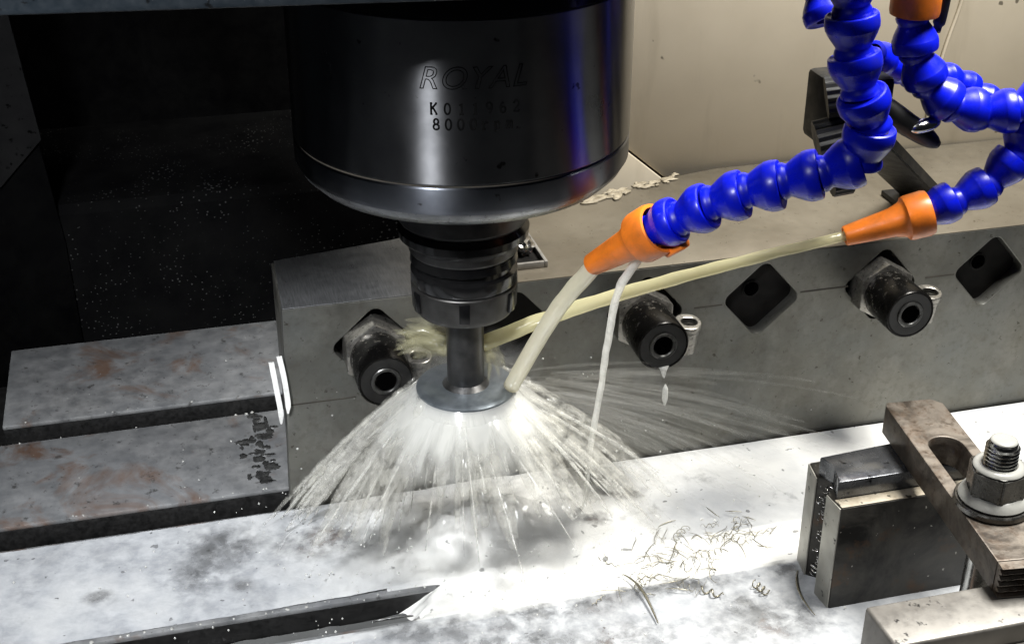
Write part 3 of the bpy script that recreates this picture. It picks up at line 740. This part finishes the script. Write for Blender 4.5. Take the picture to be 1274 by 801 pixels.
# ------------------------------------------------------------------ coolant lying on the table
def g2(x, y, cx, cy, rx, ry): return math.exp(-((x - cx) / rx) ** 2 - ((y - cy) / ry) ** 2)
def film():
    X0, X1, Y0, Y1, st = -240, 600, -250, -0.8, 2.0
    nx = int((X1 - X0) / st); ny = int((Y1 - Y0) / st)
    V, cov, foam, bro, F = [], [], [], [], []
    def fbm(x, y, s, o): return noise.fractal(Vector((x / s, y / s, o)), .9, 2.0, 4)
    keep = []
    for j in range(ny + 1):
        for i in range(nx + 1):
            x = X0 + i * st; y = Y0 + j * st
            n = fbm(x, y, 45, 1.3); n2 = fbm(x, y, 14, 4.1)
            edge = 66 + 16 * fbm(0, y, 16, 9) + (y + 105) * .5
            inslot = -118.5 < y < -91.5
            wet = min(1, max(0, (x - 20) / 80))
            h = .55 + .25 * n + .15 * n2 + .45 * wet
            imp = g2(x, y, 112, -70, 75, 45)
            h += imp * (2.6 + 2.6 * max(0, n2 + .2)) 
            ripple = math.sin(.32 * (math.hypot(x - 95, y + 70) + 6 * n)) * .35 * imp
            h += ripple
            mound = g2(x, y, 128, -34, 42, 24) + .8 * g2(x, y, 92, -52, 26, 18) + .5 * g2(x, y, 60, -22, 30, 14)
            h += mound * (6 + 9 * max(0, fbm(x, y, 26, 6.6) + .35))
            if inslot:
                s = (y + 118.5) / 27.0; b = math.sin(math.pi * s)
                h = h - 1.2 * b + 1.3 * b * max(0, n2) * (1 if x > 90 else 0)
                if x < edge + 50: h -= b * (edge + 50 - x) * .05
                if x < edge: h -= (edge - x) * (.55 + .5 * b)
            # film breaks up at strip edges
            c = .90 + .10 * wet + .14 * n + .06 * n2
            c += .30 * imp + .25 * g2(x, y, 330, -30, 260, 50)
            bk = .0
            for cx, cy, rx, ry, k in ((-38, -28, 20, 17, .55), (-52, -50, 15, 14, .35), (18, -34, 26, 16, .6), (40, -48, 18, 12, .45), (-31, -66, 5, 4, .8), (-108, -56, 7, 4, .9), (195, -36, 20, 10, .75), (176, -60, 18, 8, .55), (205, -56, 15, 6, .35),
                                       (262, -128, 9, 9, .5), (120, -130, 40, 10, .55), (180, -124, 16, 6, .6), (90, -150, 40, 14, .4), (225, -150, 12, 9, .35), (60, -128, 26, 8, .5), (140, -58, 22, 7, .35), (300, -60, 30, 12, .3), (250, -32, 14, 7, .35), (352, -44, 16, 8, .3), (420, -30, 20, 6, .25), (205, -128, 30, 7, .5), (240, -168, 30, 16, .4), (150, -165, 40, 16, .35)):
                gg = g2(x, y, cx, cy, rx, ry)
                c -= 1.35 * k * gg * (.8 + .7 * n2); bk = max(bk, gg)
            f = .15 + .9 * imp + .55 * wet * g2(x, y, 330, -25, 320, 42) + .25 * n
            if inslot and x > edge - 36: c = 1.4; f = 1.0
            if y < -126: f *= .25
            if -124 < y < -86 and x > edge + 25: f = max(f, .75); 
            V.append((x, y, max(.12, h) if not inslot else h)); cov.append(c); foam.append(max(0, f)); bro.append(bk)
            keep.append(not (inslot and x < edge - 34) and not (y < -207 or False))
    for j in range(ny):
        for i in range(nx):
            q = (j * (nx + 1) + i, j * (nx + 1) + i + 1, (j + 1) * (nx + 1) + i + 1, (j + 1) * (nx + 1) + i)
            if all(keep[k] for k in q): F.append(q)
    me = mesh_from(V, F, True)
    for nm, arr in (('cover', cov), ('foam', foam), ('broken', bro)):
        a = me.attributes.new(nm, 'FLOAT', 'POINT'); a.data.foreach_set('value', arr)
    return me
tag(obj('coolant_film', film(), M_FILM), 'milky white coolant spread over the machine table', 'coolant', None, 'stuff')

V, F = [], []
for i in range(60):
    for j in range(9):
        x = -130 + i * 3.6; y = -116 + j * 2.85
        V.append((x, y, -15 + 1.2 * noise.noise(Vector((x / 9, y / 9, 0))) + max(0, x - 40) * .1))
for i in range(59):
    for j in range(8): F.append((i * 9 + j, (i + 1) * 9 + j, (i + 1) * 9 + j + 1, i * 9 + j + 1))
tag(obj('slot_pool', mesh_from(V, F, True), milk('slot_milk', (.11, .112, .11), .06)), 'thin grey coolant lying in the front T-slot', 'coolant', None, 'stuff')
# ------------------------------------------------------------------ jets
def wob(pts, amp, seed):
    out = []
    for k, p in enumerate(pts):
        out.append(p + Vector((noise.noise(Vector((k * .35, seed, 0))), noise.noise(Vector((k * .35, seed, 5))), noise.noise(Vector((k * .35, seed, 9))))) * amp)
    return out
P = wob(catmull([(145, -130, 204.5), (142, -127, 198.3), (132.3, -117, 178.6), (123.2, -104, 151), (113.5, -91, 119.5)], 10), .25, 1)
rr = [4.2 + .22 * noise.noise(Vector((k * .3, 2, 0))) for k in range(len(P))]
rr[0:3] = [3.6, 4.6, 5.0]
tag(obj('coolant_jet', mesh_from(*tube(P, rr, 16), True), M_JET), 'thick cream coolant jet from the nearer orange nozzle onto the cutter', 'coolant jet', 'coolant jets')
P = wob(catmull([(292, -96.2, 186.6), (239.4, -92, 177), (184.2, -88, 166), (138.2, -84, 153.9), (100.9, -80, 140.2)], 10), .35, 2)
rr = [2.6 + 1.7 * k / len(P) + .35 * noise.noise(Vector((k * .5, 7, 0))) for k in range(len(P))]
tag(obj('coolant_jet', mesh_from(*tube(P, rr, 14), True), M_JET2), 'long thin yellowish coolant jet from the farther nozzle to the tool shank', 'coolant jet', 'coolant jets')
P = wob(catmull([(164, -148, 216), (159.5, -144, 210), (154.7, -132, 187.3), (155.9, -118, 156), (158.5, -102, 119), (161.2, -80, 65.4), (170.6, -45, 2.4)], 9), .45, 3)
rr = [max(.7, 2.3 - .9 * k / len(P) + .4 * noise.noise(Vector((k * .3, 3, 0)))) for k in range(len(P))]; rr[:4] = [4.6, 4.2, 3.4, 2.8]
tag(obj('coolant_jet', mesh_from(*tube(P, rr, 10), True), M_LEAK), 'white coolant stream leaking from the nozzle collar and falling to the table', 'coolant jet', 'coolant jets')
# drip under the middle bolt
P = [Vector((217.5, -39.5, 88.5)), Vector((217.9, -39.5, 85)), Vector((218.1, -39.5, 82)), Vector((218.3, -39.5, 80.5))]
tag(obj('coolant_drip', mesh_from(*tube(P, [3.2, 1.6, 1.0, .3], 10), True), M_LEAK), 'coolant drip hanging under the rim of the middle socket bolt', 'drip', 'coolant drips')
P = [Vector((219.4, -39.5, 76)), Vector((219.6, -39.5, 73)), Vector((219.6, -39.5, 66)), Vector((219.8, -39.5, 62))]
tag(obj('coolant_drip', mesh_from(*tube(P, [.4, 1.6, 1.7, .4], 10), True), M_LEAK), 'falling coolant drop below the middle socket bolt', 'drip', 'coolant drips')

# ------------------------------------------------------------------ spray thrown off the cutter
rnd = random.Random(11)
def filament(az, r0, z0, vr, vt, vz, rad, sides=4, steps=9, stop=1.0):
    ca, sa = math.cos(az), math.sin(az)
    p0 = Vector((AX + r0 * ca, AY + r0 * sa, z0))
    v = Vector((vr * ca - vt * sa, vr * sa + vt * ca, vz)) * 1000      # mm/s
    g = 9810
    T = (v.z + math.sqrt(v.z ** 2 + 2 * g * max(1, z0 - 1.5))) / g
    if v.y > 0: T = min(T, (-1.2 - p0.y) / v.y)
    T *= stop
    t0 = rnd.uniform(0, .35) * T if stop < 1 else 0
    pts = []; rr = []
    for k in range(steps + 1):
        t = t0 + (T - t0) * k / steps
        pts.append(p0 + v * t + Vector((0, 0, -g / 2 * t * t)))
        s = k / steps
        rr.append(rad * (.35 + .9 * math.sin(math.pi * min(1, s * .9 + .08))) * (1 + .4 * noise.noise(Vector((k * .9, az * 9, rad)))))
    return tube(pts, rr, sides)
near, faint, wide = [], [], []
def fling(lst, az, el, speed, rad, stop, z=None, sides=4):
    c_, s_ = math.cos(R(el)), math.sin(R(el))
    lst.append(filament(az, 24.5 + rnd.uniform(0, 2.5), z if z else rnd.uniform(106, 117), speed * c_, rnd.uniform(0, .22) * speed * c_, speed * s_, rad, sides, 9, stop))
for i in range(84):                                  # thin straight streaks all round
    az = rnd.uniform(0, 2 * math.pi); fr = math.sin(az) < -.2
    if fr and i % 2: continue
    fling(near, az, rnd.uniform(-70, -28) - (12 if math.cos(az) < -.3 else 0), rnd.uniform(1.3, 2.2), rnd.uniform(.3, .75), rnd.uniform(.35, .62) if fr else rnd.uniform(.5, .95))
for i in range(190):                                  # broad soft gushes
    az = rnd.uniform(0, 2 * math.pi); fr = math.sin(az) < -.2
    if fr and i % 2: continue
    fling(wide, az, rnd.uniform(-72, -32) - (10 if math.cos(az) < -.3 else 0), rnd.uniform(1.2, 1.9), rnd.uniform(1.4, 4.6), rnd.uniform(.3, .55) if fr else rnd.uniform(.45, .9), None, 6)
for i in range(44):                                   # the stream thrown left to the foot of the block
    az = math.atan2(.66, -.75) + rnd.gauss(0, .085)
    fling(near if i % 3 else wide, az, rnd.uniform(-52, -42), rnd.uniform(1.6, 2.0), rnd.uniform(.6, 1.5) * (1 if i % 3 else 1.8), rnd.uniform(.8, 1), rnd.uniform(112, 118))
for i in range(46):                                   # thick sheet on the right, where the jet strikes
    az = rnd.uniform(-.75, .35)
    fling(wide if i % 2 else near, az, rnd.uniform(-58, -22), rnd.uniform(1.0, 1.7), rnd.uniform(1.4, 3.2) if i % 2 else rnd.uniform(.4, .9), rnd.uniform(.35, .8), None, 6)
for i in range(110):
    az = rnd.uniform(-.12, .36) if i % 5 else rnd.uniform(2.2, 3.4)
    sp = rnd.uniform(1.2, 3.0) if i % 5 else rnd.uniform(.6, 1.1)
    faint.append(filament(az, 25, rnd.uniform(104, 119), sp, 0, rnd.uniform(-1.3, -.35), rnd.uniform(.5, 1.8), stop=rnd.choice([.9, .75, .6, .45])))
tag(obj('broad_spray', mesh_from(*merge(wide), True), spray_mat('spray_broad', .15, (.88, .865, .79), brk=True)), 'broad soft gushes of coolant falling from the cutter', 'spray', None, 'stuff')
splash = []
for i in range(30):
    a0 = Vector((AX - 7 + rnd.uniform(-3, 3), AY + 6 + rnd.uniform(-3, 5), 139 + rnd.uniform(-6, 7)))
    a1 = a0 + Vector((-rnd.uniform(8, 26), rnd.uniform(8, 26), rnd.uniform(-14, 4)))
    am = (a0 + a1) / 2 + Vector((0, 0, rnd.uniform(0, 4)))
    splash.append(tube(catmull([a0, am, a1], 4), [rnd.uniform(1.6, 3.2) * k_ for k_ in (.6, 1, 1.2, 1.3, 1.2, 1.1, .9, .6, .2)], 6))
for i in range(26):
    a0 = Vector((AX + 8 + rnd.uniform(-3, 3), AY + rnd.uniform(-5, 5), 139 + rnd.uniform(-5, 5)))
    a1 = a0 + Vector((rnd.uniform(-2, 14), rnd.uniform(-6, 14), -rnd.uniform(8, 24)))
    splash.append(tube(catmull([a0, (a0 + a1) / 2 + Vector((2, 0, 2)), a1], 4), [rnd.uniform(.4, 1.8) * k_ for k_ in (.6, 1, 1.2, 1.3, 1.2, 1.1, .9, .6, .2)], 6))
tag(obj('shank_splash', mesh_from(*merge(splash), True), spray_mat('splash_yellow', .09, (.80, .76, .50))), 'yellowish splash around the tool shank', 'spray', None, 'stuff')
tag(obj('coolant_spray', mesh_from(*merge(near), True), M_FIL), 'white coolant spray flung down from the spinning cutter', 'spray', None, 'stuff')
tag(obj('fine_spray', mesh_from(*merge(faint), True), M_FILF), 'faint fine spray streaks flying out sideways in front of the block', 'spray', None, 'stuff')
# sheet of water around the cutter
def skirt(r0, z0, r1, z1, seed, nu=160, nv=18, belly=.5):
    V, F, uv = [], [], []
    for j in range(nv + 1):
        s = j / nv
        for i in range(nu + 1):
            a = 2 * math.pi * i / nu
            k = 1 + .16 * s * noise.noise(Vector((math.cos(a) * 2.5, math.sin(a) * 2.5, seed))) + .05 * s * noise.noise(Vector((math.cos(a) * 9, math.sin(a) * 9, seed + s)))
            r = (r0 + (r1 - r0) * s ** belly) * k
            z = z0 + (z1 - z0) * s ** 1.05
            y = min(AY + r * math.sin(a), -1.0)
            V.append((AX + r * math.cos(a), y, z))
    for j in range(nv):
        for i in range(nu):
            q = j * (nu + 1) + i; F.append((q, q + 1, q + nu + 2, q + nu + 1))
    me = mesh_from(V, F, True); u = me.uv_layers.new(name='UVMap')
    for lp in me.loops:
        vi = lp.vertex_index; u.data[lp.index].uv = ((vi % (nu + 1)) / nu + seed, (vi // (nu + 1)) / nv)
    return me
for sd, (r0, z0, r1, z1, b) in enumerate([(24.5, 117.8, 70, 50, 1.0), (26.2, 115, 56, 40, 1.0), (26.5, 113, 84, 58, .95)]):
    tag(obj('spray_sheet', skirt(r0, z0, r1, z1, sd * 3.3, belly=b), M_SKIRT), 'ragged bell of coolant around the cutter', 'spray', None, 'stuff')
# mist of fine coolant hanging in the bell and over the table where it lands
t = NT('coolant_mist')
t.n.remove(t.b)
pv = t.add('ShaderNodeVolumePrincipled'); pv.inputs['Color'].default_value = (.93, .94, .93, 1); pv.inputs['Anisotropy'].default_value = .2
n = t.noise(38, 5, .6, None, .8)
sp = t.add('ShaderNodeSeparateXYZ'); t.l.new(t.coord(), sp.inputs[0])
rad = t.math('SQRT', t.math('ADD', t.math('POWER', sp.outputs[0], 2.0), t.math('POWER', sp.outputs[1], 2.0)))
# bell radius grows downwards; density thins out to nothing at its rim
bell = t.ramp(sp.outputs[2], .125, .0, .030, .078)
fall = t.ramp(t.math('DIVIDE', rad, bell), .35, 1.0, 1, 0)
low = t.math('MAXIMUM', t.ramp(sp.outputs[2], .008, .036, 1.0, .06), t.math('MULTIPLY', t.ramp(sp.outputs[2], .090, .112, .06, 1.0), t.ramp(sp.outputs[2], .122, .134, 1, .1)))
den = t.math('MULTIPLY', t.math('MULTIPLY', t.ramp(n, .44, .66), fall), t.math('MULTIPLY', low, 85))
t.l.new(den, pv.inputs['Density']); t.l.new(pv.outputs[0], t.out.inputs['Volume'])
mist = obj('coolant_mist', lathe([(0, 134), (24, 134), (36, 119), (50, 75), (68, 30), (78, 2), (0, 2)], 48), t.m, None, (AX + 10, AY + 14, 0))
mist.scale = (1.12, .8, 1)
tag(mist, 'white mist of fine coolant under the cutter', 'mist', None, 'stuff')
# droplets
parts = []
for i in range(420):
    a = rnd.uniform(0, 2 * math.pi); r = 30 + abs(rnd.gauss(0, 55)); x = AX + r * math.cos(a) * 1.3; y = min(-3, AY + r * math.sin(a)); z = abs(rnd.gauss(0, 26)) + 2
    s = rnd.uniform(.25, .8)
    parts.append(([(x + s, y, z), (x - s, y, z), (x, y + s, z), (x, y - s, z), (x, y, z + s * 1.5), (x, y, z - s * 1.2)], [(0, 2, 4), (2, 1, 4), (1, 3, 4), (3, 0, 4), (2, 0, 5), (1, 2, 5), (3, 1, 5), (0, 3, 5)]))
tag(obj('coolant_droplets', mesh_from(*merge(parts), True), M_LEAK), 'coolant droplets splashing around the cutter', 'droplets', None, 'stuff')

# beads of coolant clinging to the block face and the table edges
parts = []
def bead(x, y, z, s_, n_):
    ax_ = [Vector((1, 0, 0)), Vector((0, 1, 0)), Vector((0, 0, 1))]
    n_ = Vector(n_); u = [a_ for a_ in ax_ if abs(a_.dot(n_)) < .5]
    c0 = Vector((x, y, z)); V_ = []
    for rr_, hh in ((1, 0), (.8, .45), (0, .65)):
        if rr_ == 0: V_.append(tuple(c0 + n_ * s_ * hh)); continue
        for k in range(7):
            th = 2 * math.pi * k / 7; V_.append(tuple(c0 + (u[0] * math.cos(th) + u[1] * math.sin(th)) * s_ * rr_ + n_ * s_ * hh))
    F_ = [(k, (k + 1) % 7, 7 + (k + 1) % 7, 7 + k) for k in range(7)] + [(7 + k, 7 + (k + 1) % 7, 14) for k in range(7)]
    return V_, F_
for i in range(110):
    x = 92 + rnd.gauss(0, 85); z = 4 + abs(rnd.gauss(0, 38))
    if x < 9 or z > 128 or any(abs(x - q) + abs(z - 102.5) < 31 for q in rec_x): continue
    parts.append(bead(x, -.05, z, abs(rnd.gauss(.35, .25)) + .15, (0, -1, 0)))
for i in range(46):
    e_ = rnd.choice([24.6, 140.6, -92.2, -92.4, 115.6])
    parts.append(bead(rnd.uniform(-160, 0), e_ + rnd.uniform(0, 1.2), .02, abs(rnd.gauss(.5, .35)) + .2, (0, 0, 1)))
for i in range(18):
    parts.append(bead(rnd.uniform(-160, 0), rnd.choice([rnd.uniform(26, 114), rnd.uniform(142, 244)]), .02, abs(rnd.gauss(.3, .3)) + .15, (0, 0, 1)))
tag(obj('coolant_beads', mesh_from(*merge(parts), True), M_MILKT), 'tiny beads of coolant clinging to the block and the table', 'droplets', None, 'stuff')

# ------------------------------------------------------------------ swarf on the table
def curl(p, length, r, pitch, az, rad, bend_=0.0, seed=0):
    pts = []; n = max(14, int(length * 2.2)); ca, sa = math.cos(az), math.sin(az)
    for k in range(n + 1):
        s = length * k / n; th = 2 * math.pi * s / pitch
        off = bend_ * (s / length) ** 2 * length
        u = s; w = r * math.cos(th) + off; zz_ = 1.6 + r + r * math.sin(th)
        pts.append((p[0] + u * ca - w * sa, p[1] + u * sa + w * ca, zz_ + p[2]))
    return tube(pts, [rad * (.4 + .6 * math.sin(math.pi * min(.97, max(.03, k / n)))) for k in range(n + 1)], 5)
singles = [
    ((238, -137, 0), 12, 2.0, 3.6, R(-70), .55, 0, 'small spring-coiled chip on the table left of the support block'),
    ((266, -132, 0), 34, 1.0, 60, R(-125), .6, .5, 'long hooked chip lying beside the support block'),
    ((170, -112, 0), 40, 1.5, 70, R(-60), .8, -.35, 'thick curved chip at the left end of the chip tangle'),
    ((208, -134, 0), 14, 1.6, 6, R(-48), .6, .1, 'short zigzag chip below the chip tangle')]
for p, L, r, pit, az, rad, bd, lab in singles:
    tag(obj('metal_chip', mesh_from(*curl(p, L, r, pit, az, rad, bd), True), M_CHIP), lab, 'metal chip', 'curled chips on the table')
parts = []
for i in range(120):
    s = rnd.random()
    x = 168 + 118 * s + rnd.gauss(0, 6); y = -114 + 28 * s + rnd.gauss(0, 9)
    if x > 264 or y < -150: continue
    parts.append(curl((x, y, rnd.uniform(-.8, .8)), rnd.uniform(5, 20), rnd.uniform(.5, 2.2), rnd.choice([4, 9, 30, 60]), rnd.uniform(0, 6.28), rnd.uniform(.14, .32), rnd.uniform(-.5, .5)))
tag(obj('chip_tangle', mesh_from(*merge(parts), True), M_CHIP), 'tangle of fine curled chips in the wet coolant', 'metal chips', None, 'stuff')
# bright sliver at the mouth of the front slot
tag(obj('chip_sliver', mesh_from(*curl((32, -112, -4), 22, .8, 80, R(4), .9, -.1), True), M_BRIGHT), 'bright straight sliver lying in the front T-slot', 'metal chip')
